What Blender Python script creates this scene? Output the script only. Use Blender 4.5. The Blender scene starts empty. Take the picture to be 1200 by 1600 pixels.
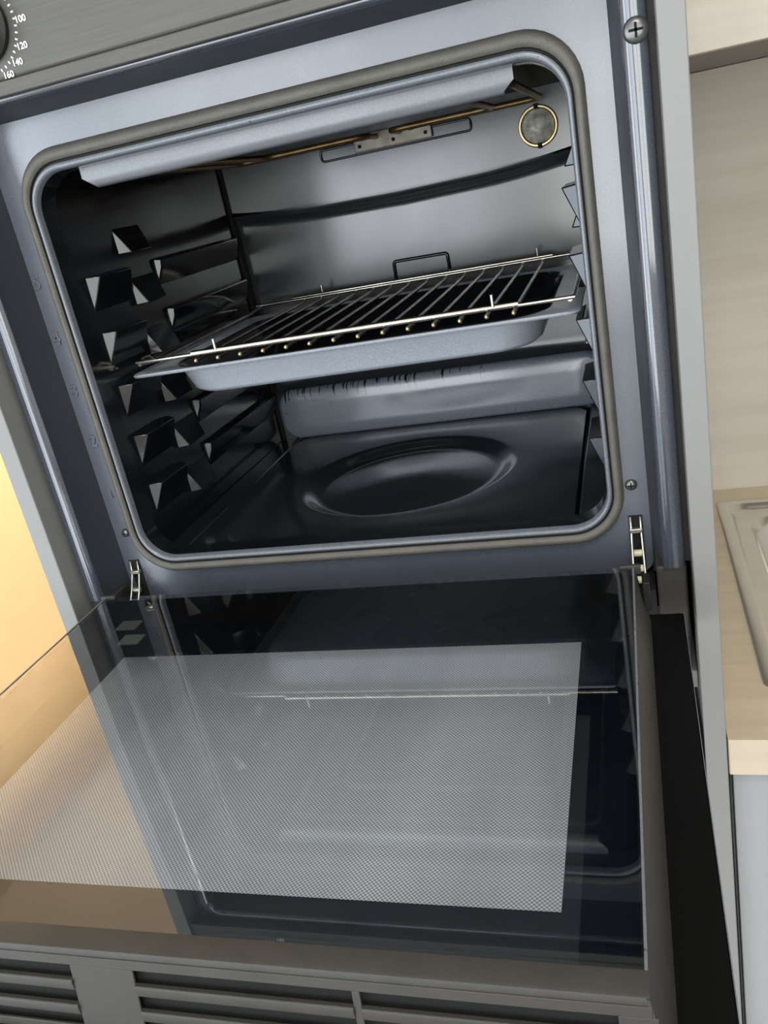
import bpy, bmesh, math, random
from mathutils import Vector, Matrix
random.seed(7)
S = bpy.context.scene
C = S.collection
PI = math.pi

# ------------------------------------------------------------------ camera
CAM = Vector((0.2710, -0.7192, 0.3335)); YAW, PITCH, ROLL, FPX = 0.3245, -0.3626, -0.2026, 1329.8
cy, sy, cp, sp = math.cos(YAW), math.sin(YAW), math.cos(PITCH), math.sin(PITCH)
fw = Vector((-sy*cp, cy*cp, sp)); r0 = Vector((cy, sy, 0)); u0 = r0.cross(fw)
rt = math.cos(ROLL)*r0 + math.sin(ROLL)*u0; up = -math.sin(ROLL)*r0 + math.cos(ROLL)*u0
cd = bpy.data.cameras.new('camera'); cam = bpy.data.objects.new('camera', cd); C.objects.link(cam)
cd.sensor_fit = 'VERTICAL'; cd.sensor_height = 36.0; cd.lens = FPX/1600*36.0; cd.clip_start = 0.01
M = Matrix((rt, up, -fw)).transposed().to_4x4(); M.translation = CAM; cam.matrix_world = M
S.camera = cam

# ------------------------------------------------------------------ world, daylight, exposure
W = bpy.data.worlds.new('world'); S.world = W; W.use_nodes = True
W.node_tree.nodes['Background'].inputs[0].default_value = (0.75, 0.85, 1.0, 1); W.node_tree.nodes['Background'].inputs[1].default_value = 1.0
S.view_settings.view_transform = 'Standard'; S.view_settings.look = 'None'
S.view_settings.exposure = 0.0; S.view_settings.gamma = 1.0; S.view_settings.use_curve_mapping = False
WIN = [(-1.65, -0.25, -0.98, 1.20), (-0.08, 1.62, -0.20, 1.20)]         # x0, x1, z0, z1: glazed balcony door and window behind the camera
YF = -2.6                                                            # window wall
def area(name, loc, rot, sx, sz, power, col):
    l = bpy.data.lights.new(name, 'AREA'); l.shape = 'RECTANGLE'; l.size = sx; l.size_y = sz; l.energy = power; l.color = col
    o = bpy.data.objects.new(name, l); C.objects.link(o); o.location = loc; o.rotation_euler = rot
    return o
for i, (a, b, c0, c1) in enumerate(WIN):
    area('window_daylight', ((a+b)/2, YF-0.05, (c0+c1)/2), (PI/2, 0, 0), b-a, c1-c0, (36, 29)[i], ((0.92, 0.96, 1.0), (0.98, 1.0, 0.96))[i])

LW = (-2.42, -1.10, -0.98, 1.20)                                     # y0, y1, z0, z1 of the glazed door in the left wall
area('window_daylight', (-1.80, (LW[0]+LW[1])/2, (LW[2]+LW[3])/2), (PI/2, 0, -PI/2), LW[1]-LW[0], LW[3]-LW[2], 44, (0.80, 0.90, 1.0))
area('added_fill_light', (0.45, -1.25, 1.405), (0, 0, 0), 0.56, 0.56, 15, (1.0, 0.97, 0.92))  # fill light added overhead to brighten the door print and worktop

# ------------------------------------------------------------------ materials
def newmat(name):
    m = bpy.data.materials.new(name); m.use_nodes = True
    return m, m.node_tree.nodes, m.node_tree.links, m.node_tree.nodes['Principled BSDF']
def setp(b, base=None, rough=None, metal=None, ior=None, coat=None, coat_r=None, spec=None):
    if base is not None: b.inputs['Base Color'].default_value = (*base, 1)
    if rough is not None: b.inputs['Roughness'].default_value = rough
    if metal is not None: b.inputs['Metallic'].default_value = metal
    if ior is not None: b.inputs['IOR'].default_value = ior
    if coat is not None: b.inputs['Coat Weight'].default_value = coat
    if coat_r is not None: b.inputs['Coat Roughness'].default_value = coat_r
    if spec is not None: b.inputs['Specular IOR Level'].default_value = spec
def coords(N, L, scale=(1, 1, 1), rot=(0, 0, 0)):
    t = N.new('ShaderNodeTexCoord'); mp = N.new('ShaderNodeMapping'); L.new(t.outputs['Object'], mp.inputs[0])
    mp.inputs['Scale'].default_value = scale; mp.inputs['Rotation'].default_value = rot
    return mp.outputs[0]
def noise(N, L, vec, scale, detail=3, rough=0.55):
    n = N.new('ShaderNodeTexNoise'); n.inputs['Scale'].default_value = scale; n.inputs['Detail'].default_value = detail; n.inputs['Roughness'].default_value = rough
    L.new(vec, n.inputs['Vector']); return n.outputs['Fac']
def ramp(N, L, fac, stops):
    r = N.new('ShaderNodeValToRGB'); e = r.color_ramp.elements
    while len(e) < len(stops): e.new(0.5)
    for q, (p, c) in zip(e, stops): q.position = p; q.color = (*c, 1)
    L.new(fac, r.inputs[0]); return r.outputs[0]
def bump(N, L, b, fac, strength, dist=0.01):
    n = N.new('ShaderNodeBump'); n.inputs['Strength'].default_value = strength; n.inputs['Distance'].default_value = dist
    L.new(fac, n.inputs['Height']); L.new(n.outputs[0], b.inputs['Normal'])
def plain(name, base, rough=0.5, metal=0, ior=1.5, var=0.12, vs=30, bmp=0.0, bs=200, scale=(1, 1, 1), coat=0):
    m, N, L, b = newmat(name); setp(b, base, rough, metal, ior, coat, 0.1)
    v = coords(N, L, scale)
    f = noise(N, L, v, vs)
    lo = tuple(c*(1-var) for c in base); hi = tuple(min(1, c*(1+var)) for c in base)
    L.new(ramp(N, L, f, [(0.3, lo), (0.7, hi)]), b.inputs['Base Color'])
    if bmp: bump(N, L, b, noise(N, L, v, bs, 2), bmp, 0.002)
    return m
def wood(name, a, c, rough=0.45, axis=0):
    m, N, L, b = newmat(name); setp(b, a, rough)
    sc = [22, 22, 22]; sc[axis] = 1.6
    f = noise(N, L, coords(N, L, tuple(sc)), 1.6, 6, 0.62)
    L.new(ramp(N, L, f, [(0.32, a), (0.5, tuple((p+q)/2 for p, q in zip(a, c))), (0.7, c)]), b.inputs['Base Color'])
    bump(N, L, b, f, 0.05, 0.001)
    return m
def enamel(name, base, rough, ior=1.6, wave=0.06, ws=9, stain=None, coat=0.0):
    m, N, L, b = newmat(name); setp(b, base, rough, 0, ior, coat, 0.06)
    v = coords(N, L)
    sp_ = noise(N, L, v, 700, 2)
    col = ramp(N, L, sp_, [(0.45, base), (0.72, tuple(min(1, x*1.25+0.002) for x in base))])
    if stain:
        sf = noise(N, L, v, stain[0], 5, 0.7)
        mx = N.new('ShaderNodeMix'); mx.data_type = 'RGBA'
        L.new(ramp(N, L, sf, [(stain[1], (0, 0, 0)), (stain[1]+0.06, (1, 1, 1))]), mx.inputs[0])
        L.new(col, mx.inputs[6]); mx.inputs[7].default_value = (*stain[2], 1); col = mx.outputs[2]
    L.new(col, b.inputs['Base Color'])
    rr = N.new('ShaderNodeMapRange'); L.new(noise(N, L, v, 6, 4), rr.inputs[0])
    rr.inputs[1].default_value = 0.3; rr.inputs[2].default_value = 0.7; rr.inputs[3].default_value = rough*0.75; rr.inputs[4].default_value = rough*1.3
    L.new(rr.outputs[0], b.inputs['Roughness'])
    bump(N, L, b, noise(N, L, v, ws, 2), wave, 0.02)
    return m
MT = {}
MT['frame'] = enamel('blue_grey_enamel', (0.074, 0.086, 0.108), 0.26, 2.05, 0.012, 7)
MT['rim'] = enamel('glossy_rim_enamel', (0.045, 0.053, 0.070), 0.10, 2.05, 0.03, 7)
MT['step'] = enamel('shaded_step_enamel', (0.030, 0.035, 0.043), 0.5, 1.4, 0.0, 7)  # frame enamel darkened: shade on the step put into its colour
MT['cavity'] = enamel('dark_cavity_enamel', (0.006, 0.007, 0.009), 0.13, 1.65, 0.03, 8)
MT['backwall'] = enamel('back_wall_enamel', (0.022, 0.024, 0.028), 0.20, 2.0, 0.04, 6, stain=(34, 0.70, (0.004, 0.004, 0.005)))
MT['lowerpanel'] = enamel('lower_back_enamel', (0.19, 0.215, 0.25), 0.16, 1.9, 0.03, 6, stain=(80, 0.68, (0.006, 0.005, 0.005)))
# burnt drips running down from the top edge of the lower back panel
m = MT['lowerpanel']; N, L = m.node_tree.nodes, m.node_tree.links; b = N['Principled BSDF']
src = b.inputs['Base Color'].links[0].from_socket
df = noise(N, L, coords(N, L, (260, 1, 26)), 1.0, 3, 0.6)
sx = N.new('ShaderNodeSeparateXYZ'); L.new(coords(N, L), sx.inputs[0])
mz = N.new('ShaderNodeMapRange'); L.new(sx.outputs[2], mz.inputs[0]); mz.inputs[1].default_value = 0.052; mz.inputs[2].default_value = 0.084; mz.inputs[3].default_value = -0.16; mz.inputs[4].default_value = 0.03
mxx = N.new('ShaderNodeMapRange'); L.new(sx.outputs[0], mxx.inputs[0]); mxx.inputs[1].default_value = 0.04; mxx.inputs[2].default_value = 0.14; mxx.inputs[3].default_value = 0.0; mxx.inputs[4].default_value = -0.2
ad = N.new('ShaderNodeMath'); L.new(df, ad.inputs[0]); L.new(mz.outputs[0], ad.inputs[1])
ad2 = N.new('ShaderNodeMath'); L.new(ad.outputs[0], ad2.inputs[0]); L.new(mxx.outputs[0], ad2.inputs[1])
mx = N.new('ShaderNodeMix'); mx.data_type = 'RGBA'; L.new(ramp(N, L, ad2.outputs[0], [(0.585, (0, 0, 0)), (0.62, (1, 1, 1))]), mx.inputs[0])
L.new(src, mx.inputs[6]); mx.inputs[7].default_value = (0.006, 0.005, 0.004, 1); L.new(mx.outputs[2], b.inputs['Base Color'])
MT['floor_en'] = enamel('floor_enamel', (0.012, 0.015, 0.019), 0.13, 2.0, 0.04, 6, stain=(60, 0.70, (0.004, 0.003, 0.002)))
MT['tray'] = enamel('tray_enamel', (0.33, 0.355, 0.40), 0.28, 1.6, 0.02, 12, stain=(45, 0.72, (0.05, 0.03, 0.015)))
MT['lip'] = enamel('cavity_lip_enamel', (0.13, 0.145, 0.165), 0.24, 1.7, 0.01, 10, stain=(110, 0.655, (0.01, 0.009, 0.008)))
MT['deflector'] = enamel('deflector_enamel', (0.15, 0.16, 0.175), 0.3, 1.8, 0.0, 10)
MT['gasket'] = plain('gasket_rubber', (0.105, 0.098, 0.084), 0.5, vs=60, bmp=0.3, bs=900)
MT['groove'] = plain('gasket_groove', (0.012, 0.011, 0.010), 0.7)
MT['steel'] = plain('brushed_steel', (0.095, 0.092, 0.082), 0.45, 0.4, var=0.10, vs=14, scale=(1, 30, 30), bmp=0.03, bs=40)
MT['door_steel'] = plain('door_steel', (0.036, 0.033, 0.028), 0.55, 0.1, var=0.12, vs=40, bmp=0.06, bs=500)
MT['black'] = plain('matte_black', (0.004, 0.004, 0.004), 0.6, var=0.2)
MT['blackgl'] = plain('black_outer_glass', (0.0025, 0.0025, 0.0025), 0.45, ior=1.22, var=0.1)
MT['burnt'] = plain('burnt_enamel', (0.008, 0.007, 0.006), 0.6, ior=1.3, var=0.4, vs=40)
MT['hole'] = plain('dark_recess', (0.003, 0.003, 0.003), 0.9)
MT['chrome'] = plain('rack_chrome', (0.66, 0.62, 0.54), 0.20, 1.0, var=0.18, vs=50)
MT['chrome_dk'] = plain('burnt_wire', (0.30, 0.28, 0.26), 0.22, 1.0, var=0.4, vs=60)
MT['bronze'] = plain('element_sheath', (0.22, 0.14, 0.06), 0.38, 0.8, var=0.35, vs=50)
MT['brass'] = plain('lamp_ring_brass', (0.62, 0.47, 0.26), 0.32, 1.0, var=0.2, vs=90)
MT['lampglass'] = plain('cloudy_lamp_glass', (0.42, 0.41, 0.34), 0.25, var=0.45, vs=120, bmp=0.4, bs=160)
MT['bracket'] = plain('tarnished_plate', (0.26, 0.24, 0.19), 0.45, 0.5, var=0.25, vs=70)
MT['hinge'] = plain('zinc_hinge', (0.62, 0.60, 0.53), 0.30, 0.9, var=0.2, vs=120)
MT['cream'] = plain('hinge_roller', (0.62, 0.58, 0.40), 0.4, var=0.15)
MT['screw'] = plain('screw_steel', (0.16, 0.16, 0.16), 0.32, 0.8)
MT['white'] = plain('dial_print', (0.74, 0.75, 0.74), 0.6, var=0.05)
MT['knob'] = plain('knob_black', (0.005, 0.005, 0.005), 0.4)
MT['panel'] = plain('light_grey_laminate', (0.235, 0.235, 0.229), 0.5, var=0.03, vs=6)
MT['panel_in'] = MT['panel']
MT['cabgrey'] = plain('base_cabinet_grey', (0.32, 0.325, 0.335), 0.4, var=0.03, vs=6)
MT['counter'] = wood('worktop_oak_laminate', (0.58, 0.47, 0.33), (0.68, 0.57, 0.42), 0.42, 0)
MT['splash'] = wood('pale_oak_panel', (0.54, 0.485, 0.405), (0.62, 0.565, 0.485), 0.5, 0)
MT['sink'] = plain('sink_steel', (0.74, 0.71, 0.67), 0.30, 1.0, var=0.05, vs=30, bmp=0.03, bs=600)
MT['wall'] = plain('white_plaster', (0.72, 0.71, 0.68), 0.8, var=0.03, vs=4, bmp=0.05, bs=60)
MT['yellow'] = plain('yellow_plaster', (0.80, 0.68, 0.49), 0.75, var=0.03, vs=4, bmp=0.05, bs=60)
MT['floor'] = plain('floor_tile', (0.36, 0.34, 0.31), 0.35, var=0.1, vs=3)
MT['pad'] = plain('spacer_pad', (0.20, 0.21, 0.19), 0.7)
MT['frame_w'] = plain('window_white', (0.7, 0.7, 0.7), 0.4, var=0.03)

def glass_material(name, ior, tint, film, streak):
    # thin pane: clear with a fresnel reflection, plus a faint dried film of wiping streaks
    m, N, L, b = newmat(name); N.remove(b)
    out = N['Material Output']
    tr = N.new('ShaderNodeBsdfTransparent'); tr.inputs[0].default_value = (*tint, 1)
    gl = N.new('ShaderNodeBsdfGlossy'); gl.inputs['Roughness'].default_value = 0.015; gl.inputs[0].default_value = (1, 1, 1, 1)
    f0 = N.new('ShaderNodeFresnel'); f0.inputs[0].default_value = ior      # both faces of the pane: 2R/(1+R)
    fa = N.new('ShaderNodeMath'); fa.operation = 'MULTIPLY'; L.new(f0.outputs[0], fa.inputs[0]); fa.inputs[1].default_value = 2
    fb = N.new('ShaderNodeMath'); fb.operation = 'ADD'; L.new(f0.outputs[0], fb.inputs[0]); fb.inputs[1].default_value = 1
    fr = N.new('ShaderNodeMath'); fr.operation = 'DIVIDE'; L.new(fa.outputs[0], fr.inputs[0]); L.new(fb.outputs[0], fr.inputs[1])
    m1 = N.new('ShaderNodeMixShader'); 
    df = N.new('ShaderNodeBsdfDiffuse'); df.inputs[0].default_value = (0.75, 0.80, 0.86, 1)
    m0 = N.new('ShaderNodeMixShader')
    f1 = noise(N, L, coords(N, L, (9, 2.2, 1), (0, 0, 0.25)), 1.5, 5, 0.6)
    mr = N.new('ShaderNodeMapRange'); L.new(f1, mr.inputs[0]); mr.inputs[1].default_value = 0.32; mr.inputs[2].default_value = 0.72
    mr.inputs[3].default_value = film; mr.inputs[4].default_value = streak
    L.new(mr.outputs[0], m0.inputs[0]); L.new(tr.outputs[0], m0.inputs[1]); L.new(df.outputs[0], m0.inputs[2])
    geo = N.new('ShaderNodeNewGeometry')
    L.new(fr.outputs[0], m1.inputs[0]); L.new(m0.outputs[0], m1.inputs[1]); L.new(gl.outputs[0], m1.inputs[2])
    L.new(m1.outputs[0], out.inputs[0])
    return m
MT['glass'] = glass_material('inner_door_glass', 1.55, (0.97, 0.98, 0.99), 0.0, 0.003)

def frit_material():
    # grey dots printed in a diagonal lattice on dark glass, with milky wiping streaks
    m, N, L, b = newmat('dot_print'); setp(b, (0.3, 0.3, 0.3), 0.05, 0, 1.6)
    t = N.new('ShaderNodeTexCoord'); mp = N.new('ShaderNodeMapping'); L.new(t.outputs['Object'], mp.inputs[0])
    mp.inputs['Rotation'].default_value = (0, 0, PI/4); p = 1/0.0019; mp.inputs['Scale'].default_value = (p, p, p)
    fr = N.new('ShaderNodeVectorMath'); fr.operation = 'FRACTION'; L.new(mp.outputs[0], fr.inputs[0])
    sb = N.new('ShaderNodeVectorMath'); sb.operation = 'SUBTRACT'; L.new(fr.outputs[0], sb.inputs[0]); sb.inputs[1].default_value = (0.5, 0.5, 0.5)
    ml = N.new('ShaderNodeVectorMath'); ml.operation = 'MULTIPLY'; L.new(sb.outputs[0], ml.inputs[0]); ml.inputs[1].default_value = (1, 1, 0)
    ln = N.new('ShaderNodeVectorMath'); ln.operation = 'LENGTH'; L.new(ml.outputs[0], ln.inputs[0])
    st = N.new('ShaderNodeMapRange'); L.new(ln.outputs['Value'], st.inputs[0]); st.inputs[1].default_value = 0.36; st.inputs[2].default_value = 0.47
    st.inputs[3].default_value = 1; st.inputs[4].default_value = 0
    f = noise(N, L, coords(N, L, (10, 2.0, 1), (0, 0, 0.2)), 1.1, 5, 0.55)
    light = ramp(N, L, f, [(0.28, (0.56, 0.60, 0.65)), (0.50, (0.76, 0.80, 0.86)), (0.74, (0.90, 0.94, 0.99))])
    mx = N.new('ShaderNodeMix'); mx.data_type = 'RGBA'; L.new(st.outputs[0], mx.inputs[0]); mx.inputs[6].default_value = (0.25, 0.265, 0.29, 1); L.new(light, mx.inputs[7])
    L.new(mx.outputs[2], b.inputs['Base Color'])
    return m
MT['frit'] = frit_material()
MT['tint'] = plain('dark_blue_pane', (0.005, 0.008, 0.014), 0.04, ior=1.55, var=0.1)

# ------------------------------------------------------------------ mesh helpers
def link(name, bm, mat, parent=None, smooth=False, bevel=0, seg=2, loc=None, auto=None):
    me = bpy.data.meshes.new(name); bmesh.ops.recalc_face_normals(bm, faces=bm.faces[:]); bm.to_mesh(me); bm.free()
    me.materials.append(MT[mat] if isinstance(mat, str) else mat)
    o = bpy.data.objects.new(name, me); C.objects.link(o)
    if parent: o.parent = parent
    if loc: o.location = loc
    if smooth:
        for p in me.polygons: p.use_smooth = True
        if auto is not None: me.set_sharp_from_angle(angle=math.radians(auto))
    if bevel:
        b = o.modifiers.new('bevel', 'BEVEL'); b.width = bevel; b.segments = seg; b.limit_method = 'ANGLE'; b.angle_limit = math.radians(40)
        for p in me.polygons: p.use_smooth = True
        me.set_sharp_from_angle(angle=math.radians(40))
    return o
def add_box(bm, x0, x1, y0, y1, z0, z1):
    vs = [bm.verts.new((x, y, z)) for x in (x0, x1) for y in (y0, y1) for z in (z0, z1)]
    for f in ((0, 1, 3, 2), (4, 6, 7, 5), (0, 4, 5, 1), (2, 3, 7, 6), (0, 2, 6, 4), (1, 5, 7, 3)): bm.faces.new([vs[i] for i in f])
def box(name, mat, b, parent=None, bevel=0, seg=2):
    bm = bmesh.new(); add_box(bm, *b); return link(name, bm, mat, parent, bevel=bevel, seg=seg)
def prism(bm, pts, a, b, axis):
    # closed polygon swept along an axis; pts are the other two coordinates in x,y,z order
    def mk(p, t):
        q = list(p); q.insert(axis, t); return bm.verts.new(q)
    A = [mk(p, a) for p in pts]; B = [mk(p, b) for p in pts]; n = len(pts)
    bm.faces.new(A); bm.faces.new(B[::-1])
    for i in range(n): bm.faces.new((A[i], A[(i+1) % n], B[(i+1) % n], B[i]))
def loft(bm, loops, closed=True, cap0=False, cap1=False):
    V = [[bm.verts.new(p) for p in l] for l in loops]
    n = len(loops[0])
    for a, b in zip(V, V[1:]):
        for i in range(n if closed else n-1):
            j = (i+1) % n; bm.faces.new((a[i], a[j], b[j], b[i]))
    if cap0: bm.faces.new(V[0])
    if cap1: bm.faces.new(V[-1][::-1])
    return V
def rrect(x0, x1, z0, z1, r, n=8):
    pts = []
    for cx, cz, a0 in ((x1-r, z1-r, 0), (x0+r, z1-r, 90), (x0+r, z0+r, 180), (x1-r, z0+r, 270)):
        for k in range(n+1):
            a = math.radians(a0+90*k/n); pts.append((cx+r*math.cos(a), cz+r*math.sin(a)))
    return pts
def tube(bm, pts, rad, n=10, closed=False):
    pts = [Vector(p) for p in pts]; m = len(pts); rings = []
    prev = None
    for i, p in enumerate(pts):
        if closed: t = (pts[(i+1) % m]-pts[i-1])
        else: t = pts[min(i+1, m-1)]-pts[max(i-1, 0)]
        t.normalize()
        if prev is None:
            a = Vector((0, 0, 1)) if abs(t.z) < 0.9 else Vector((1, 0, 0)); nrm = (a-t*a.dot(t)).normalized()
        else: nrm = (prev-t*prev.dot(t)).normalized()
        prev = nrm; bi = t.cross(nrm)
        rings.append([bm.verts.new(p+rad*(math.cos(2*PI*k/n)*nrm+math.sin(2*PI*k/n)*bi)) for k in range(n)])
    prs = list(zip(rings, rings[1:])) + ([(rings[-1], rings[0])] if closed else [])
    for a, b in prs:
        for k in range(n): bm.faces.new((a[k], a[(k+1) % n], b[(k+1) % n], b[k]))
    if not closed: bm.faces.new(rings[0][::-1]); bm.faces.new(rings[-1])
def lathe(bm, prof, axis_o, axis='y', n=40, cap=True):
    # prof = (radius, offset along axis); 'y' turns about the depth axis, 'z' about the vertical
    loops = []
    for r, t in prof:
        if axis == 'y': loops.append([(axis_o[0]+r*math.cos(2*PI*k/n), axis_o[1]+t, axis_o[2]+r*math.sin(2*PI*k/n)) for k in range(n)])
        else: loops.append([(axis_o[0]+r*math.cos(2*PI*k/n), axis_o[1]+r*math.sin(2*PI*k/n), axis_o[2]+t) for k in range(n)])
    V = loft(bm, loops)
    if cap: bm.faces.new(V[0]); bm.faces.new(V[-1])
def bez(pts, r, n=6):
    # polyline with rounded corners
    P = [Vector(p) for p in pts]; out = [P[0]]
    for a, b, c in zip(P, P[1:], P[2:]):
        d1 = (a-b).normalized(); d2 = (c-b).normalized(); s = b+d1*r; e = b+d2*r
        for k in range(n+1):
            t = k/n; out.append((1-t)**2*s+2*t*(1-t)*b+t*t*e)
    out.append(P[-1]); return out
def thing(name, label, cat, loc=(0, 0, 0), group=None):
    o = bpy.data.objects.new(name, None); C.objects.link(o); o.empty_display_size = 0.05; o.location = loc
    tag(o, label, cat, group); return o
def tag(o, label=None, cat=None, group=None, kind=None):
    if label: o['label'] = label
    if cat: o['category'] = cat
    if group: o['group'] = group
    if kind: o['kind'] = kind
    return o
def struct(o): o['kind'] = 'structure'; return o
def text_mesh(name, txt, size, depth, mat, parent, loc, rot):
    cu = bpy.data.curves.new(name, 'FONT'); cu.body = txt; cu.size = size; cu.extrude = depth; cu.align_x = 'CENTER'; cu.align_y = 'CENTER'; cu.bevel_depth = size*0.012; cu.offset = size*0.012
    o = bpy.data.objects.new(name, cu); C.objects.link(o)
    dg = bpy.context.evaluated_depsgraph_get(); me = bpy.data.meshes.new_from_object(o.evaluated_get(dg))
    bpy.data.objects.remove(o); me.materials.clear(); me.materials.append(MT[mat])
    n = bpy.data.objects.new(name, me); C.objects.link(n); n.parent = parent; n.location = loc; n.rotation_euler = rot
    return n

# ================================================================== room
ZF, ZC = -1.05, 1.44          # floor and ceiling heights (zero is the foot of the oven opening)
XL, XR, YB, YH = -1.75, 1.95, 0.54, 1.75
struct(box('floor', 'floor', (XL-0.1, XR+0.1, YF-0.1, YH+0.1, ZF-0.05, ZF)))
struct(box('ceiling', 'wall', (XL-0.1, XR+0.1, YF-0.1, YH+0.1, ZC, ZC+0.05)))
struct(box('wall_left', 'yellow', (XL-0.1, XL, -0.60, YH, ZF, ZC)))
bm = bmesh.new()
for q in ((YF, LW[0], ZF, ZC), (LW[1], -0.60, ZF, ZC), (LW[0], LW[1], ZF, LW[2]), (LW[0], LW[1], LW[3], ZC)): add_box(bm, XL-0.1, XL, *q)
struct(link('wall_left_window', bm, 'wall'))
bm = bmesh.new(); t = 0.045; a, b, c0, c1 = LW
for q in ((a, a+t, c0, c1), (b-t, b, c0, c1), (a+t, b-t, c0, c0+t), (a+t, b-t, c1-t, c1)): add_box(bm, XL-0.03, XL+0.01, *q)
struct(link('window_3', bm, 'frame_w', bevel=0.004))
clp = thing('added_ceiling_fill', 'added square fill light on the unseen kitchen ceiling in front of the oven', 'lamp', (0.45, -1.25, ZC))  # unseen panel, added to go with the overhead fill light
bm = bmesh.new(); add_box(bm, -0.30, 0.30, -0.30, 0.30, -0.030, 0); link('fill_housing', bm, 'frame_w', clp, bevel=0.004)
struct(box('wall_right', 'wall', (XR, XR+0.1, YF, YH, ZF, ZC)))
struct(box('wall_back', 'wall', (-0.322, XR, YB, YB+0.1, ZF, ZC)))
struct(box('wall_hall_end', 'yellow', (XL, -0.322, YH, YH+0.1, ZF, ZC)))
struct(box('wall_hall_side', 'yellow', (-0.40, -0.322, YB+0.1, YH, ZF, ZC)))
bm = bmesh.new()
xs = [XL, WIN[0][0], WIN[0][1], WIN[1][0], WIN[1][1], XR]
for a, b in ((xs[0], xs[1]), (xs[2], xs[3]), (xs[4], xs[5])): add_box(bm, a, b, YF-0.1, YF, ZF, ZC)
for a, b, z0, z1 in WIN:
    add_box(bm, a, b, YF-0.1, YF, ZF, z0); add_box(bm, a, b, YF-0.1, YF, z1, ZC)
struct(link('wall_front', bm, 'wall'))
for i, (a, b, c0, c1) in enumerate(WIN):
    bm = bmesh.new(); t = 0.045
    for q in ((a, a+t, c0, c1), (b-t, b, c0, c1), (a+t, b-t, c0, c0+t), (a+t, b-t, c1-t, c1), ((a+b)/2-0.025, (a+b)/2+0.025, c0+t, c1-t)):
        add_box(bm, q[0], q[1], YF-0.035, YF+0.01, q[2], q[3])
    struct(link('window_%d' % (i+1), bm, 'frame_w', bevel=0.004))

# warm ceiling lamp of the passage left of the oven column
hl = thing('ceiling_lamp', 'round warm lamp on the ceiling of the passage beside the oven column', 'lamp', (-1.02, 1.12, ZC))
bm = bmesh.new(); lathe(bm, [(0.15, 0), (0.16, -0.02), (0.155, -0.03)], (0, 0, 0), 'z'); link('lamp_base', bm, 'frame_w', hl, smooth=True, auto=40)
lm, N, L, b = newmat('lamp_diffuser_glow'); setp(b, (0.9, 0.8, 0.6), 0.5); b.inputs['Emission Color'].default_value = (1, 0.72, 0.36, 1); b.inputs['Emission Strength'].default_value = 4
bm = bmesh.new(); lathe(bm, [(0.145, -0.03), (0.13, -0.06), (0.09, -0.08), (0.02, -0.088)], (0, 0, 0), 'z'); link('lamp_diffuser', bm, lm, hl, smooth=True)
pl = bpy.data.lights.new('lamp_bulb', 'AREA'); pl.shape = 'DISK'; pl.size = 0.3; pl.energy = 41; pl.color = (1.0, 0.83, 0.62)
po = bpy.data.objects.new('lamp_bulb', pl); C.objects.link(po); po.parent = hl; po.location = (0, 0, -0.10)

# ================================================================== oven column
col = thing('oven_column', 'tall light grey laminate cabinet column that houses the oven', 'cabinet', (0, 0, ZF))
def cbox(name, mat, b, bevel=0.001): return box(name, mat, (b[0], b[1], b[2], b[3], b[4]-ZF, b[5]-ZF), col, bevel)
PE = -0.0632
cbox('side_panel', 'panel', (-0.3189, -0.3000, PE, 0.535, ZF, ZC-0.005))
cbox('side_panel', 'panel', (0.3000, 0.3183, PE, 0.535, ZF, ZC-0.005))
cbox('shelf', 'panel', (-0.2995, 0.2995, -0.035, 0.53, -0.135, -0.117))
dr = cbox('drawer_front', 'panel', (-0.2975, 0.2975, PE, PE+0.018, -0.60, -0.165)); 
cbox('drawer_front', 'panel', (-0.2975, 0.2975, PE, PE+0.018, ZF+0.1, -0.604))
cbox('upper_door', 'panel', (-0.2975, 0.2975, PE, PE+0.018, 0.585, ZC-0.01))

# ================================================================== oven body
ov = thing('built_in_oven', 'built-in oven with open drop-down glass door and dark enamelled cavity', 'oven')
def openpath(x, zt, r, zb, y, n=8):
    p = [(-x, y, zb)]
    for k in range(n+1): a = PI-PI/2*k/n; p.append((-x+r+r*math.cos(a), y, zt-r+r*math.sin(a)))
    for k in range(n+1): a = PI/2-PI/2*k/n; p.append((x-r+r*math.cos(a), y, zt-r+r*math.sin(a)))
    p.append((x, y, zb)); return p
# flat plate round the mouth: a ring between the gasket outline and the foot of the step
def ringpts(loop_in, outer, y, n):  # helper: project inner rounded loop to an outer rectangle
    return [(p[0], y, p[1]) for p in loop_in], [(p[0], y, p[1]) for p in outer]
n = 8
bm = bmesh.new()
loft(bm, [[(p[0], 0.012, p[1]) for p in rrect(-0.246, 0.246, 0.004, 0.4137, 0.037, n)],
          [(p[0], 0.0, p[1]) for p in rrect(-0.2475, 0.2475, 0.0025, 0.4152, 0.038, n)],
          [(p[0], 0.0, p[1]) for p in rrect(-0.2703, 0.2703, -0.034, 0.444, 0.014, n)],
          [(p[0], 0.012, p[1]) for p in rrect(-0.2703, 0.2703, -0.034, 0.444, 0.014, n)]])
frame = link('front_plate', bm, 'frame', ov, smooth=True, auto=35)
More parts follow.
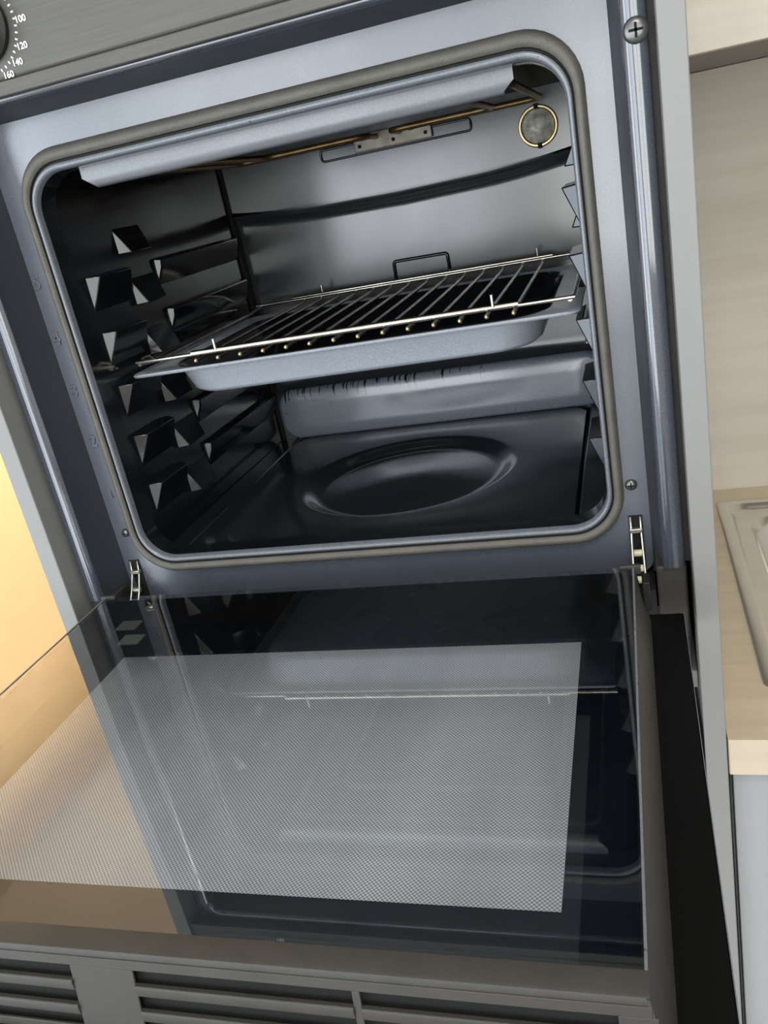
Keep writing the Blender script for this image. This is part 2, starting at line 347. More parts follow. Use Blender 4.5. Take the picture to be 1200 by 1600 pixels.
# step and raised rim (left, top, right)
bm = bmesh.new()
loft(bm, [openpath(0.2690, 0.4430, 0.014, -0.034, 0.002), openpath(0.2710, 0.4450, 0.016, -0.033, -0.002), openpath(0.2775, 0.4505, 0.018, -0.012, -0.0405)], closed=False)
link('rim_step', bm, 'step', ov, smooth=True, auto=50)
bm = bmesh.new()
loft(bm, [openpath(0.2775, 0.4505, 0.018, -0.012, -0.0405),
          openpath(0.2787, 0.4517, 0.018, -0.010, -0.0429), openpath(0.2830, 0.4540, 0.018, -0.009, -0.0450), openpath(0.2900, 0.4575, 0.018, -0.009, -0.0447),
          openpath(0.2938, 0.4600, 0.018, -0.009, -0.0425), openpath(0.2954, 0.4620, 0.018, -0.009, -0.038), openpath(0.2954, 0.4620, 0.018, -0.009, 0.02)], closed=False)
rim = link('outer_rim', bm, 'rim', ov, smooth=True, auto=50)
# filler strips between rim and column panels
for s in (-1, 1):
    a, b_ = sorted((s*0.2956, s*0.2999)); bm = bmesh.new(); add_box(bm, a, b_, -0.032, 0.0, -0.009, 0.462); link('filler_strip', bm, 'door_steel', ov)
# lower trim behind the hinge line
box('hinge_shelf', 'black', (-0.27, 0.27, -0.034, 0.02, -0.052, -0.0345), ov)
for s in (-1, 1):
    bm = bmesh.new(); a, b_ = sorted((s*0.2715, s*0.296)); add_box(bm, a, b_, -0.040, 0.02, -0.080, -0.0095); link('corner_trim', bm, 'door_steel', ov, bevel=0.002)
box('base_trim', 'black', (-0.2955, 0.2955, -0.03, 0.0, -0.115, -0.053), ov)
# gasket and inner lip
def gl(x, zlo, zhi, r, y): return [(p[0], y, p[1]) for p in rrect(-x, x, zlo, zhi, r, 10)]
def off(d, y): return gl(0.2501-d, 0.0+1.2*d, 0.4177-1.45*d, max(0.012, 0.046-d*0.9), y)
bm = bmesh.new(); loft(bm, [gl(0.2503, -0.0004, 0.4180, 0.046, 0.001), off(0.0005, -0.004), off(0.0025, -0.0075), off(0.0050, -0.0088), off(0.0072, -0.0075), off(0.0082, -0.0055)]); link('door_gasket', bm, 'gasket', ov, smooth=True)
bm = bmesh.new(); loft(bm, [off(0.0082, -0.0055), off(0.0086, -0.002), off(0.0098, -0.002), off(0.0100, -0.0050)]); link('gasket_groove', bm, 'groove', ov, smooth=True)
bm = bmesh.new(); loft(bm, [off(0.0100, -0.0050), off(0.0112, -0.0066), off(0.0128, -0.0062), off(0.0138, -0.004), off(0.0143, 0.001)]); link('mouth_lip', bm, 'lip', ov, smooth=True)
bm = bmesh.new(); loft(bm, [off(0.0143, 0.001), off(0.0146, 0.006), off(0.0146, 0.023)]); link('mouth_throat', bm, 'cavity', ov, smooth=True)

# ---- cavity
CX, CZ0, CZ1, CY = 0.2355, 0.0125, 0.402, 0.402
cav = ov
box('cavity_ceiling', 'burnt', (-CX, CX, 0.0150, CY+0.03, CZ1, CZ1+0.004), cav)
for s in (-1, 1):
    a, b_ = sorted((s*CX, s*(CX+0.004)))
    w = box('cavity_side_wall', 'cavity', (a, b_, 0.0228, CY+0.03, CZ0-0.004, CZ1+0.004), cav)
    for k in range(5):
        zt = 0.3035-0.0543*k
        d = 0.0135; cut = 0.0065
        def P(x): return s*(-CX+x)*-1 if s > 0 else -CX+x
        X = (lambda t: -CX+t) if s < 0 else (lambda t: CX-t)
        # front runner: flat shelf on top, tapering down to the wall, with a slanted end
        bm = bmesh.new()
        V = [bm.verts.new(v) for v in ((X(-.0005), 0.034, zt), (X(d), 0.034+cut, zt-0.0015), (X(-.0005), 0.034, zt-0.035), (X(-.0005), 0.108, zt), (X(d), 0.108-cut, zt-0.0015), (X(-.0005), 0.108, zt-0.035))]
        for f in ((0, 1, 2), (3, 5, 4), (0, 3, 4, 1), (1, 4, 5, 2), (0, 2, 5, 3)): bm.faces.new([V[i] for i in f])
        link('front_runner', bm, 'cavity', w, bevel=0.0012)
        # middle guide: flat underneath, tapering up to the wall
        zb = zt-0.041
        bm = bmesh.new()
        V = [bm.verts.new(v) for v in ((X(-.0005), 0.112, zb), (X(d*0.95), 0.112+cut, zb), (X(-.0005), 0.112, zb+0.029), (X(-.0005), 0.166, zb), (X(d*0.95), 0.166-cut, zb), (X(-.0005), 0.166, zb+0.029))]
        for f in ((0, 1, 2), (3, 5, 4), (0, 3, 4, 1), (1, 4, 5, 2), (0, 2, 5, 3)): bm.faces.new([V[i] for i in f])
        link('middle_guide', bm, 'cavity', w, bevel=0.0012)
        # rear runner
        bm = bmesh.new(); e = 0.009
        V = [bm.verts.new(v) for v in ((X(-.0005), 0.170, zt+0.001), (X(e), 0.170+0.005, zt-0.001), (X(e*0.8), 0.170+0.005, zt-0.010), (X(-.0005), 0.170, zt-0.030),
                                       (X(-.0005), 0.395, zt+0.001), (X(e), 0.388, zt-0.001), (X(e*0.8), 0.388, zt-0.010), (X(-.0005), 0.395, zt-0.030))]
        for f in ((0, 1, 2, 3), (4, 7, 6, 5), (0, 4, 5, 1), (1, 5, 6, 2), (2, 6, 7, 3), (0, 3, 7, 4)): bm.faces.new([V[i] for i in f])
        link('rear_runner', bm, 'cavity', w, bevel=0.002)
    # top guide above the first runner
    bm = bmesh.new(); X = (lambda t: -CX+t) if s < 0 else (lambda t: CX-t); zb = 0.316
    V = [bm.verts.new(v) for v in ((X(-.0005), 0.105, zb), (X(d), 0.105+cut, zb), (X(-.0005), 0.105, zb+0.027), (X(-.0005), 0.160, zb), (X(d), 0.160-cut, zb), (X(-.0005), 0.160, zb+0.027))]
    for f in ((0, 1, 2), (3, 5, 4), (0, 3, 4, 1), (1, 4, 5, 2), (0, 2, 5, 3)): bm.faces.new([V[i] for i in f])
    link('middle_guide', bm, 'cavity', w, bevel=0.0012)
# back wall: upper field, S-shaped step that rises at the ends, middle field set back
bm = bmesh.new(); nx = 48
prof = [(0.404, 0.4000), (0.390, 0.4000), (0.328, 0.4000), (0.324, 0.4000), (0.320, 0.4012), (0.3155, 0.4050), (0.311, 0.4100), (0.3075, 0.4115), (0.304, 0.4116), (0.300, 0.4116), (0.20, 0.4116), (0.105, 0.4116), (0.100, 0.4115), (0.094, 0.4100), (0.088, 0.404), (0.084, 0.4005), (0.080, 0.4000), (0.070, 0.4000), (0.010, 0.4000)]
rows = []
for z, y in prof:
    row = []
    for i in range(nx+1):
        x = -CX+2*CX*i/nx; u = abs(x)/CX
        dz = (0.010*max(0, (u-0.45)/0.55)**1.5 - 0.004*(1-u)) if 0.29 < z < 0.325 else (-0.004*max(0, (u-0.6)/0.4) if 0.07 < z < 0.1 else 0)
        row.append(bm.verts.new((x, y, z+dz)))
    rows.append(row)
for a, b_ in zip(rows, rows[1:]):
    for i in range(nx): bm.faces.new((a[i], a[i+1], b_[i+1], b_[i]))
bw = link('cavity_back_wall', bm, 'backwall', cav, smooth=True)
for s in (-1, 1):   # dark seam where back and side walls meet
    a, b_ = sorted((s*0.2355, s*0.2315)); box('corner_seam', 'hole', (a, b_, 0.3975, 0.4150, 0.014, 0.3965), bw)
# lower raised panel of the back wall, with rounded foot corners
bm = bmesh.new()
def lp(x, zlo, zhi, r, y, f=1.0): return [(p[0], y, p[1]) for p in rrect(-x, x, zlo, zhi, r, 8)]
loft(bm, [lp(0.228, 0.0135, 0.086, 0.022, 0.4005), lp(0.2265, 0.015, 0.0845, 0.022, 0.3935), lp(0.222, 0.019, 0.080, 0.020, 0.3905), lp(0.19, 0.034, 0.062, 0.012, 0.3898)], cap1=True)
link('lower_back_panel', bm, 'lowerpanel', bw, smooth=True)
bm = bmesh.new(); tube(bm, bez([(-0.0262, 0.4098, 0.212), (-0.0258, 0.4098, 0.2350), (0.0466, 0.4098, 0.2345), (0.0470, 0.4098, 0.214)], 0.004), 0.0021, 6); link('stamped_outline', bm, 'cavity', bw, smooth=True)
# fixing plate and slot of the grill element
bm = bmesh.new()
rr = rrect(-0.092, 0.102, 0.3715, 0.3850, 0.004, 4)
tube(bm, [(p[0], 0.3985, p[1]) for p in rr], 0.0014, 6, True); link('slot_outline', bm, 'cavity', bw, smooth=True)
bm = bmesh.new(); add_box(bm, -0.045, 0.0545, 0.3935, 0.3965, 0.3735, 0.3935); fp = link('element_bracket', bm, 'bracket', cav, bevel=0.001)
for x in (-0.038, 0.006, 0.047):
    bm = bmesh.new(); lathe(bm, [(0.0022, 0), (0.0022, -0.0012), (0.001, -0.0016)], (x, 0.3935, 0.380), n=12); link('rivet', bm, 'hole', fp, smooth=True, auto=40)
# grill elements
bm = bmesh.new(); pth = []
for k, x in enumerate((-0.19, -0.115, -0.04, 0.04, 0.115, 0.19)):
    pth += [(x, 0.07 if k % 2 else 0.33, 0.3885), (x, 0.33 if k % 2 else 0.07, 0.3885)]
pth = [(-0.03, 0.398, 0.3885), (-0.03, 0.365, 0.3885), (-0.19, 0.365, 0.3885), (-0.19, 0.055, 0.3885), (0.19, 0.055, 0.3885), (0.19, 0.365, 0.3885), (0.03, 0.365, 0.3885), (0.03, 0.398, 0.3885)]
tube(bm, bez(pth, 0.02), 0.0034, 8); link('grill_element', bm, 'bronze', cav, smooth=True)
bm = bmesh.new(); pth = [(-0.015, 0.398, 0.3875), (-0.015, 0.335, 0.3875), (-0.14, 0.335, 0.3875), (-0.14, 0.11, 0.3875), (0.14, 0.11, 0.3875), (0.14, 0.335, 0.3875), (0.015, 0.335, 0.3875), (0.015, 0.398, 0.3875)]
tube(bm, bez(pth, 0.02), 0.0034, 8); link('grill_element', bm, 'bronze', cav, smooth=True)
# heat deflector under the upper lip
bm = bmesh.new(); prism(bm, [(0.0195, 0.4005), (0.0225, 0.4005), (0.030, 0.3795), (0.028, 0.3785), (0.0215, 0.381), (0.0190, 0.388)], -0.197, 0.197, 0)
for v in bm.verts:
    if v.co.z < 0.385: v.co.x *= 0.955
link('heat_deflector', bm, 'deflector', cav, smooth=True, auto=60)
# lamp
lp_ = bpy.data.objects.new('oven_lamp', None); C.objects.link(lp_); lp_.parent = cav; lp_.location = (0.1807, 0.400, 0.3602); lp_.empty_display_size = 0.02
bm = bmesh.new(); lathe(bm, [(0.0235, 0.0), (0.0235, -0.003), (0.0222, -0.0055), (0.0205, -0.0055), (0.0198, -0.003), (0.0198, 0)], (0, 0, 0), n=36, cap=False)
link('lamp_ring', bm, 'brass', lp_, smooth=True, auto=40)
bm = bmesh.new(); lathe(bm, [(0.0196, -0.001), (0.0185, -0.002), (0.0150, -0.0035), (0.0110, -0.0075), (0.0060, -0.0095), (0.002, -0.0098)], (0, 0, 0), n=36); link('lamp_cover', bm, 'lampglass', lp_, smooth=True)
for z in (0.0215, -0.0215):
    bm = bmesh.new(); add_box(bm, -0.0025, 0.0025, -0.0068, -0.003, z-0.003, z+0.003); link('ring_notch', bm, 'hole', lp_)
# floor: base, separate floor plate with a round stamped dish
box('cavity_floor', 'floor_en', (-CX, CX, 0.018, CY, CZ0-0.016, CZ0-0.0135), cav)
bm = bmesh.new()
NR, NA = 26, 72; cxd, cyd, R0 = 0.0, 0.200, 0.132
def dish(r):
    t = r/R0
    if t >= 1: return 0
    if t > 0.80: q = (1-t)/0.20; return -0.0115*(0.5-0.5*math.cos(PI*q))
    q = t/0.80; return -0.0115+0.0055*(0.5+0.5*math.cos(PI*q))
rings = []
for i in range(NR+1):
    r = R0*max(i, 0.02)/NR; rings.append([bm.verts.new((cxd+r*math.cos(2*PI*k/NA), cyd+r*math.sin(2*PI*k/NA), 0.0150+dish(r))) for k in range(NA)])
outer = []
for k in range(NA):
    a = 2*PI*k/NA; dx, dy = math.cos(a), math.sin(a)
    hx = 0.2025; hy0, hy1 = 0.182, 0.190
    t = min(hx/abs(dx) if abs(dx) > 1e-6 else 9, (hy1/dy if dy > 1e-6 else (hy0/-dy if dy < -1e-6 else 9)))
    outer.append((cxd+t*dx, cyd+t*dy))
ring1 = [bm.verts.new((x, y, 0.0150)) for x, y in outer]; ring2 = [bm.verts.new((cxd+(x-cxd)*1.006, cyd+(y-cyd)*1.006, 0.0128)) for x, y in outer]; ring3 = [bm.verts.new((cxd+(x-cxd)*1.006, cyd+(y-cyd)*1.006, -0.0005)) for x, y in outer]
rings += [ring1, ring2, ring3]
for a, b_ in zip(rings, rings[1:]):
    for k in range(NA): bm.faces.new((a[k], a[(k+1) % NA], b_[(k+1) % NA], b_[k]))
bm.faces.new(rings[0])
link('floor_plate', bm, 'floor_en', cav, smooth=True, auto=50)
for s in (-1, 1):   # side ledges of the floor, higher than the gap beside the plate
    a, b_ = sorted((s*0.2065, s*CX)); bm = bmesh.new(); add_box(bm, a, b_, 0.018, CY, CZ0-0.013, 0.0142); link('floor_ledge', bm, 'floor_en', cav, bevel=0.002)

# ---- numbers stamped beside the runners
for txt, x, z in (('5', -0.2645, 0.3076), ('4', -0.2625, 0.2538), ('3', -0.2620, 0.2014), ('2', -0.2595, 0.1484), ('1', -0.2590, 0.0923)):
    text_mesh('shelf_number', txt, 0.0165, 0.0011, 'frame', ov, (x, -0.0003, z), (PI/2, 0, 0))
# ---- screws
def screw(parent, loc, r, mat='screw'):
    e = bpy.data.objects.new('screw', None); C.objects.link(e); e.parent = parent; e.location = loc; e.empty_display_size = 0.01
    bm = bmesh.new(); lathe(bm, [(r, 0.001), (r, -0.0012), (r*0.82, -0.0030), (r*0.45, -0.0038), (r*0.05, -0.0040)], (0, 0, 0), n=20); link('screw_head', bm, mat, e, smooth=True, auto=60)
    bm = bmesh.new(); add_box(bm, -r*0.55, r*0.55, -0.0043, -0.0034, -r*0.10, r*0.10); add_box(bm, -r*0.10, r*0.10, -0.0043, -0.0034, -r*0.55, r*0.55); link('cross_slot', bm, 'hole', e)
    return e
screw(ov, (-0.2561, 0, 0.047), 0.0045); screw(ov, (0.2566, 0, 0.052), 0.0052)
for s in (-1, 1): screw(ov, (s*0.2872, -0.0447, 0.3953), 0.0085)
# ---- hinges
for s, zt, zb in ((-1, 0.0150, -0.033), (1, 0.0228, -0.028)):
    h = bpy.data.objects.new('hinge', None); C.objects.link(h); h.parent = ov; h.location = (s*0.2575, 0, zb); h.empty_display_size = 0.02
    H = zt-zb
    bm = bmesh.new(); add_box(bm, -0.0060, 0.0060, -0.0008, 0.004, 0.0, H); link('hinge_slot', bm, 'hole', h)
    for q in (-1, 1):
        bm = bmesh.new(); tube(bm, [(q*0.0042, -0.0015, H-0.001), (q*0.0042, -0.004, H*0.72), (q*0.0046, -0.013, H*0.40), (q*0.0050, -0.030, -0.002), (q*0.0050, -0.050, -0.012)], 0.0011, 6); link('hinge_arm', bm, 'hinge', h, smooth=True)
    bm = bmesh.new(); add_box(bm, -0.0055, 0.0055, -0.006, -0.0012, H*0.70, H*0.78); link('cross_strap', bm, 'hinge', h, bevel=0.0006)
    for zz, yy in ((0.36, -0.010), (0.16, -0.020), (0.02, -0.028)):
        bm = bmesh.new(); tube(bm, [(-0.0036, yy, H*zz), (0.0036, yy, H*zz)], 0.0032, 12); link('roller', bm, 'cream' if s > 0 else 'hinge', h, smooth=True, auto=50)
# ---- control panel with thermostat dial
cpn = box('control_panel', 'steel', (-0.2975, 0.2975, -0.0620, 0.02, 0.4640, 0.5800), ov, 0.003)
bm = bmesh.new(); prism(bm, [(-0.0612, 0.4642), (0.015, 0.4642), (0.015, 0.4620), (-0.0455, 0.4600), (-0.0600, 0.4530), (-0.0618, 0.4540)], -0.2975, 0.2975, 0); link('panel_lower_edge', bm, 'steel', cpn, bevel=0.001)
KC = (-0.1961, -0.0622, 0.5029)
kn = bpy.data.objects.new('thermostat_knob', None); C.objects.link(kn); kn.parent = ov; kn.location = KC; kn.empty_display_size = 0.02
bm = bmesh.new(); lathe(bm, [(0.0270, 0.0), (0.0270, -0.004), (0.0235, -0.0065), (0.0220, -0.018), (0.0195, -0.0205), (0.001, -0.0208)], (0, 0, 0), n=40); kb = link('knob_body', bm, 'knob', kn, smooth=True, auto=35)
bm = bmesh.new(); add_box(bm, -0.0045, 0.0045, -0.0275, -0.0200, -0.019, 0.019); link('knob_grip', bm, 'knob', kn, bevel=0.002)
bm = bmesh.new(); add_box(bm, -0.0008, 0.0008, -0.0280, -0.0272, 0.006, 0.0185); link('knob_pointer', bm, 'white', kn)
R = 0.0335
for k in range(-36, 64):
    a = math.radians(80-2.9*0-k*7.0) if False else None
for k in range(38):
    a = math.radians(118-k*8.0)
    bm = bmesh.new(); rr0, rr1 = R-0.0011, R+0.0011
    c_, s_ = math.cos(a), math.sin(a)
    o = bmesh.new(); add_box(o, R-0.0011, R+0.0011, -0.0003, 0.0002, -0.0006, 0.0006)
    bmesh.ops.rotate(o, verts=o.verts[:], cent=(0, 0, 0), matrix=Matrix.Rotation(-a, 3, 'Y')); bm.free()
    link('dial_tick', o, 'white', kn)
for txt, a in (('100', -4), ('120', -31), ('140', -50), ('160', -69), ('80', 24), ('50', 50)):
    ar = math.radians(a); text_mesh('dial_number', txt, 0.0066, 0.0002, 'white', kn, (0.0390*math.cos(ar), -0.0003, 0.0390*math.sin(ar)), (PI/2, 0, 0))

# ---- drop-down door, lying open
ZG = 0.005
door = bpy.data.objects.new('oven_door', None); C.objects.link(door); door.parent = ov; door.location = (0, -0.05, 0); door.empty_display_size = 0.05
DX0, DX1 = 0.2545, 0.2640; DYF, DYN, DYB = -0.066, -0.4610, -0.4695; ZB = -0.046
def D(o): o.location = (o.location[0], o.location[1]+0.05, o.location[2]); return o
# flared side walls
for s in (-1, 1):
    bm = bmesh.new(); t = 0.0012
    V = [bm.verts.new(v) for v in ((s*(DX0-0.0), DYF, ZG-0.0005), (s*DX0, DYN, ZG-0.0005), (s*DX1, DYB, ZB), (s*DX1, DYF, ZB),
                                   (s*(DX0-t), DYF, ZG-0.0005), (s*(DX0-t), DYN, ZG-0.0005), (s*(DX1-0.004), DYB, ZB), (s*(DX1-0.004), DYF, ZB))]
    for f in ((0, 1, 2, 3), (4, 7, 6, 5), (0, 4, 5, 1), (2, 6, 7, 3), (0, 3, 7, 4), (1, 5, 6, 2)): bm.faces.new([V[i] for i in f])
    D(link('side_wall', bm, 'door_steel', door))
# rolled top strip at the free end
bm = bmesh.new(); prism(bm, [(-0.4475, ZG+0.0002), (-0.4585, ZG+0.0002), (-0.4603, ZG-0.0004), (-0.4612, ZG-0.0020), (-0.4612, ZG-0.0050), (-0.4475, ZG-0.0050)], -DX0, DX0, 0); D(link('end_strip', bm, 'door_steel', door, smooth=True, auto=30))
# vented end: posts and slats around dark slots
def yz(z): return DYN-0.0002+(DYB-DYN)*(ZG-z)/(ZG-ZB)
def endpiece(name, x0, x1, z0, z1, lip=0.0, thick=0.0015):
    bm = bmesh.new()
    prism(bm, [(yz(z1), z1), (yz(z0)-lip, z0), (yz(z0)-lip+thick, z0-0.0003), (yz(z1)+thick, z1)], x0, x1, 0)
    return D(link(name, bm, 'door_steel', door, bevel=0.0004))
rows_z = [(-0.0045, -0.0130), (-0.0192, -0.0278), (-0.0340, -0.0408)]
groups_x = [(-0.2415, -0.032), (0.0055, 0.1222), (0.1262, 0.2412)]
endpiece('end_band', -DX0-0.0008, DX0+0.0008, -0.0045, 0.0010)
endpiece('end_band', -DX1, DX1, ZB, -0.0408)
for x0, x1 in ((-DX0-0.003, -0.2415), (-0.032, 0.0055), (0.1222, 0.1262), (0.2412, DX0+0.003)): endpiece('end_post', x0, x1, -0.0410, -0.0043)
for x0, x1 in groups_x:
    for (zt_, zb_), (zt2, _) in zip(rows_z, rows_z[1:]):
        bm = bmesh.new(); za, zb2 = zb_, zt2
        prism(bm, [(yz(za)-0.0010, za+0.0006), (yz(za)-0.0016, za-0.0008), (yz(zb2)-0.0002, zb2), (yz(zb2)+0.0016, zb2), (yz(za)+0.0016, za+0.0006)], x0-0.0002, x1+0.0002, 0)
        D(link('vent_slat', bm, 'door_steel', door, bevel=0.0004))
bm = bmesh.new(); prism(bm, [(yz(ZG-0.006)+0.0045, ZG-0.006), (yz(ZB+0.001)+0.0045, ZB+0.001), (yz(ZB+0.001)+0.0055, ZB+0.001), (yz(ZG-0.006)+0.0055, ZG-0.006)], -0.2535, 0.2535, 0); D(link('slot_shade', bm, 'hole', door))  # near-black sheet added behind the slots, giving their inner shade as colour
# dark tray and panes
bm = bmesh.new(); add_box(bm, -0.2535, 0.2535, -0.446, DYF, ZB, ZB+0.0035); D(link('door_tray', bm, 'hole', door))
bm = bmesh.new(); add_box(bm, -0.2535, 0.2535, DYF-0.001, DYF, ZB+0.0035, ZG-0.0045); D(link('door_foot', bm, 'black', door))
bm = bmesh.new(); add_box(bm, -0.2505, 0.2505, -0.4455, -0.068, -0.0324, -0.0300); D(link('lower_pane', bm, 'tint', door))
bm = bmesh.new(); add_box(bm, -0.2105, 0.2105, -0.3880, -0.1240, -0.0299, -0.0295); D(link('dotted_print', bm, 'frit', door))
bm = bmesh.new(); add_box(bm, -DX0+0.0004, DX0-0.0004, -0.4474, DYF-0.0005, ZG-0.0042, ZG)
gp = D(link('inner_pane', bm, 'glass', door))
for s in (-1, 1):
    bm = bmesh.new(); a, b_ = sorted((s*(DX0-0.0030), s*(DX0-0.0016))); add_box(bm, a, b_, -0.446, DYF-0.001, ZB+0.0036, ZG-0.0046); D(link('side_liner', bm, 'hole', door))
# keep only the upper skin of the pane as the reflecting surface (a thin-glass shader on one sheet)
me = gp.data; bm = bmesh.new(); bm.from_mesh(me); bmesh.ops.delete(bm, geom=[f for f in bm.faces if f.normal.z < 0.5], context='FACES'); bm.to_mesh(me); bm.free()
for s in (-1, 1):
    bm = bmesh.new(); a, b_ = sorted((s*(DX0-0.0016), s*(DX0-0.0002))); add_box(bm, a, b_, -0.4474, DYF-0.001, ZG-0.003, ZG+0.0006); D(link('pane_edge', bm, 'lip', door))
for yc in (-0.1180, -0.1440):
    bm = bmesh.new(); xx = -0.1985 if yc > -0.13 else -0.1805; add_box(bm, xx-0.0105, xx+0.0105, yc-0.008, yc+0.008, ZG-0.0048, ZG-0.0032); D(link('spacer_pad', bm, 'pad', door, bevel=0.0006))
bm = bmesh.new(); lathe(bm, [(0.0060, 0), (0.0060, 0.0005), (0.0028, 0.0008), (0.002, 0.002), (0.0004, 0.0022)], (-0.187, -0.092, ZG), 'z', 20); D(link('pane_clip', bm, 'screw', door, smooth=True, auto=30))
for s in (-1, 1):
    bm = bmesh.new(); a, b_ = sorted((s*0.2905, s*0.2911)); add_box(bm, a, b_, -0.4778, -0.0552, ZB-0.0073, ZB+0.0002); D(link('glass_edge', bm, 'lip', door))
# black outer glass, wider than the door body, and small hinge tabs
bm = bmesh.new(); add_box(bm, -0.2905, 0.2905, -0.4780, -0.055, ZB-0.0075, ZB-0.0002); D(link('outer_glass', bm, 'blackgl', door, bevel=0.001))
for s in (-1, 1):
    bm = bmesh.new(); a, b_ = sorted((s*0.243, s*0.2595)); add_box(bm, a, b_, -0.0685, -0.0640, ZG-0.006, ZG+0.0022); D(link('hinge_tab', bm, 'door_steel', door, bevel=0.0008))
    bm = bmesh.new(); a, b_ = sorted((s*0.2595, s*0.2655)); V = None; add_box(bm, a, b_, -0.0780, -0.0600, -0.030, -0.004); D(link('hinge_cover', bm, 'black', door, bevel=0.001))

# ================================================================== tray and rack
tr = thing('baking_tray', 'blue-grey enamelled baking tray slid in under the wire rack', 'tray', (0, 0.05, 0.165))
def tl(x, y0, y1, r, z, n=10): return [(p[0], p[1]-0.05, z-0.165) for p in rrect(-x, x, y0, y1, r, n)]
bm = bmesh.new()
loft(bm, [tl(0.2265, 0.0470, 0.366, 0.010, 0.1965), tl(0.2272, 0.0463, 0.3667, 0.010, 0.1985), tl(0.2260, 0.0475, 0.3655, 0.010, 0.1998), tl(0.2235, 0.0500, 0.363, 0.010, 0.1990), tl(0.199, 0.0600, 0.352, 0.045, 0.1985), tl(0.1945, 0.0640, 0.348, 0.045, 0.1955),
          tl(0.1855, 0.0700, 0.341, 0.042, 0.1720), tl(0.1800, 0.0745, 0.336, 0.040, 0.1680), tl(0.170, 0.083, 0.327, 0.035, 0.1668)], cap1=True)
bd = link('tray_body', bm, 'tray', tr, smooth=True, auto=60)
so = bd.modifiers.new('thickness', 'SOLIDIFY'); so.thickness = 0.0010; so.offset = -1
bm = bmesh.new()
loft(bm, [tl(0.1965, 0.0620, 0.350, 0.044, 0.1990), tl(0.1930, 0.0655, 0.3465, 0.044, 0.1955), tl(0.1840, 0.0715, 0.3395, 0.041, 0.1728), tl(0.1785, 0.0760, 0.3345, 0.039, 0.1692), tl(0.168, 0.085, 0.325, 0.034, 0.1682)], cap1=True)
link('tray_lining', bm, 'cavity', tr, smooth=True, auto=60)
rk = thing('wire_rack', 'chromed wire oven rack with burnt bars lying over the baking tray', 'oven rack', (0, 0.05, 0.20))
def rtube(name, mat, pts, rad, r=0.006, n=8):
    bm = bmesh.new(); q = [(p[0], p[1]-0.05, p[2]-0.20) for p in pts]; tube(bm, bez(q, r) if len(q) > 2 else q, rad, n); return link(name, bm, mat, rk, smooth=True, auto=60)
ZW = 0.2045
rtube('front_bar', 'chrome', [(-0.156, 0.0560, 0.2118), (0.1735, 0.0560, 0.2118)], 0.0030)
rtube('front_wire', 'chrome', [(-0.223, 0.0590, 0.2105), (0.223, 0.0560, 0.2105)], 0.0019)
rtube('back_bar', 'chrome', [(-0.167, 0.388, 0.2125), (0.181, 0.388, 0.2125)], 0.0028)
rtube('back_wire', 'chrome', [(-0.221, 0.384, 0.2105), (0.215, 0.384, 0.2105)], 0.0019)
for s in (-1, 1): rtube('side_wire', 'chrome_dk', [(s*0.2185, 0.0575, 0.2090), (s*0.2185, 0.10, 0.2050), (s*0.2185, 0.34, 0.2050), (s*0.216, 0.386, 0.2090)], 0.0024)
for k in range(14):
    x = -0.1500+0.02455*k
    rtube('cross_wire', 'chrome_dk' , [(x, 0.0495, ZW+0.001), (x, 0.075, ZW+0.0015), (x, 0.372, ZW+0.0015), (x, 0.387, ZW+0.0045)], 0.0020, 0.004)
    bm = bmesh.new(); bmesh.ops.create_icosphere(bm, subdivisions=1, radius=0.0022); link('wire_tip', bm, 'brass', rk, smooth=True, loc=(x, 0.0490-0.05, ZW+0.001-0.20))
for x, y in ((-0.128, 0.054), (0.1510, 0.054), (-0.124, 0.388), (0.163, 0.388)): rtube('stop_pin', 'chrome', [(x, y, 0.2120), (x, y, 0.2235)], 0.0017)
rtube('end_stop', 'chrome', [(-0.2215, 0.064, 0.2070), (-0.2165, 0.063, 0.214), (-0.2060, 0.060, 0.2165), (-0.198, 0.059, 0.2105)], 0.0014, 0.003, 6)

# ================================================================== neighbouring worktop, sink, cabinets
ZCT = -0.172
ct = thing('worktop', 'pale oak laminate worktop right of the oven column', 'worktop', (0.32, 0, ZCT))
sx0, sx1, sy0, sy1 = 0.3595, 0.93, 0.016, 0.470          # sink outline
bm = bmesh.new()
hx0, hx1, hy0, hy1 = sx0+0.012, sx1-0.012, sy0+0.012, sy1-0.012
for q in ((0.3195, hx0, -0.060, 0.5195), (hx1, XR-0.01, -0.060, 0.5195), (hx0, hx1, -0.060, hy0), (hx0, hx1, hy1, 0.5195)):
    add_box(bm, q[0]-0.32, q[1]-0.32, q[2], q[3], -0.038, 0)
bmesh.ops.remove_doubles(bm, verts=bm.verts[:], dist=1e-5)
link('worktop_slab', bm, 'counter', ct)
bm = bmesh.new(); add_box(bm, 0.0003, XR-0.332, -0.0612, -0.0603, -0.0378, -0.0002); link('edge_band', bm, wood('pale_edge_band', (0.53, 0.45, 0.34), (0.58, 0.50, 0.385), 0.5, 0), ct)
sk = thing('kitchen_sink', 'stainless steel inset sink in the pale worktop', 'sink', (sx0, sy0, ZCT))
def sl(d, z, r, dy=None): return [(p[0]-sx0, p[1]-sy0, z) for p in rrect(sx0+d, sx1-d, sy0+(dy if dy is not None else d), sy1-d, r, 8)]
bm = bmesh.new()
loft(bm, [sl(0.0, 0.0003, 0.010), sl(0.0006, 0.0024, 0.010), sl(0.0025, 0.0034, 0.009), sl(0.0125, 0.0034, 0.018), sl(0.0150, 0.0026, 0.02), sl(0.0185, -0.0030, 0.024), sl(0.0215, -0.0050, 0.026), sl(0.0340, -0.0058, 0.036), sl(0.0385, -0.0080, 0.04), sl(0.043, -0.018, 0.042), sl(0.072, -0.135, 0.05), sl(0.085, -0.150, 0.045), sl(0.11, -0.154, 0.03)], cap1=True)
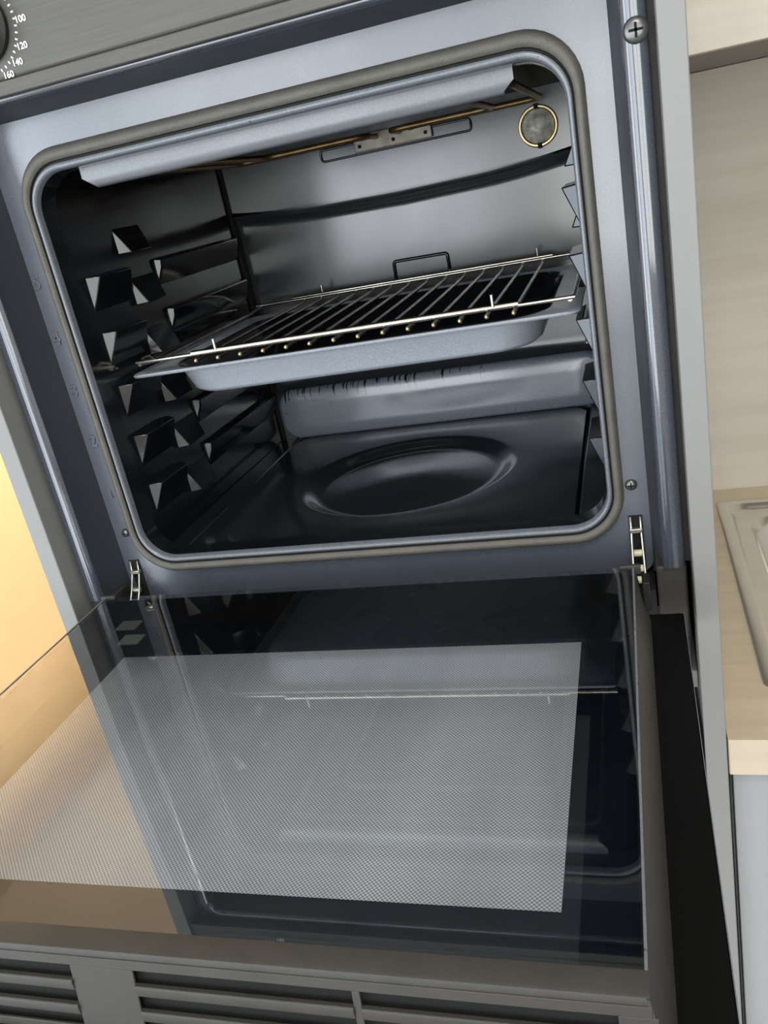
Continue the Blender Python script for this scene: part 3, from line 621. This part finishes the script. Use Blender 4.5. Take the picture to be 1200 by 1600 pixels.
link('sink_bowl', bm, 'sink', sk, smooth=True, auto=70)
bm = bmesh.new(); lathe(bm, [(0.04, 0), (0.036, 0.003), (0.025, 0.0015), (0.005, 0.001)], (0.28, 0.22, -0.154), 'z', 28); link('sink_drain', bm, 'sink', sk, smooth=True)
bc = thing('base_cabinet', 'light grey base cabinet under the worktop with the sink', 'cabinet', (0.32, 0, ZF))
def bbox(name, mat, b, parent=bc, bevel=0.001): return box(name, mat, (b[0]-0.32, b[1]-0.32, b[2], b[3], b[4]-ZF, b[5]-ZF), parent, bevel)
bbox('cabinet_back', 'cabgrey', (0.3215, XR-0.01, 0.505, 0.5195, ZF, ZCT-0.040))
bbox('cabinet_side', 'cabgrey', (0.3215, 0.3375, -0.030, 0.505, ZF, ZCT-0.040))
bbox('cabinet_side', 'cabgrey', (XR-0.026, XR-0.01, -0.030, 0.505, ZF, ZCT-0.040))
x = 0.3215
for w in (0.60, 0.60, 0.41):
    dd = bbox('cabinet_door', 'cabgrey', (x+0.0015, x+w-0.0015, -0.050, -0.032, ZF+0.10, ZCT-0.042)); x += w
bbox('plinth', 'cabgrey', (0.3215, XR-0.01, 0.0, 0.016, ZF, ZF+0.098))
uc = thing('wall_cabinet', 'pale wood wall cabinet hanging above the backsplash', 'cabinet', (0.32, 0, 0.3856))
def ubox(name, mat, b, bevel=0.0008): return box(name, mat, (b[0]-0.32, b[1]-0.32, b[2], b[3], b[4]-0.3856, b[5]-0.3856), uc, bevel)
ubox('cabinet_body', wood('shaded_carcass_wood', (0.24, 0.21, 0.185), (0.29, 0.26, 0.23), 0.55, 0), (0.3195, XR-0.01, 0.199, 0.5195, 0.3862, 1.05))  # wood darkened so the shade under the cabinet is in its colour
x = 0.3195
for w in (0.60, 0.60, 0.41): ubox('cabinet_door', 'splash', (x+0.001, x+w-0.001, 0.180, 0.1985, 0.3856, 1.05)); x += w
bs = box('backsplash_panel', 'splash', (0.3195, XR-0.002, 0.5200, 0.5395, -0.26, 0.3850)); tag(bs, 'pale oak backsplash panel between worktop and wall cabinet', 'wall panel')

# ------------------------------------------------------------------ labels for parts that look different from their thing
PL = {'door_gasket': 'brown-grey rubber door gasket', 'outer_glass': 'black outer glass panel of the door', 'inner_pane': 'clear inner glass pane', 'dotted_print': 'grey dotted print under the glass',
      'grill_element': 'bronze-coloured grill heating element', 'lamp_ring': 'brass lamp ring', 'lamp_cover': 'cloudy glass lamp cover', 'element_bracket': 'tarnished metal bracket',
      'control_panel': 'brushed steel control panel', 'knob_body': 'black thermostat knob', 'edge_band': 'pale front edge of the worktop', 'heat_deflector': 'pale metal strip under the upper lip'}
for o in C.objects:
    k = o.name.split('.')[0]
    if o.parent and k in PL: o['label'] = PL[k]
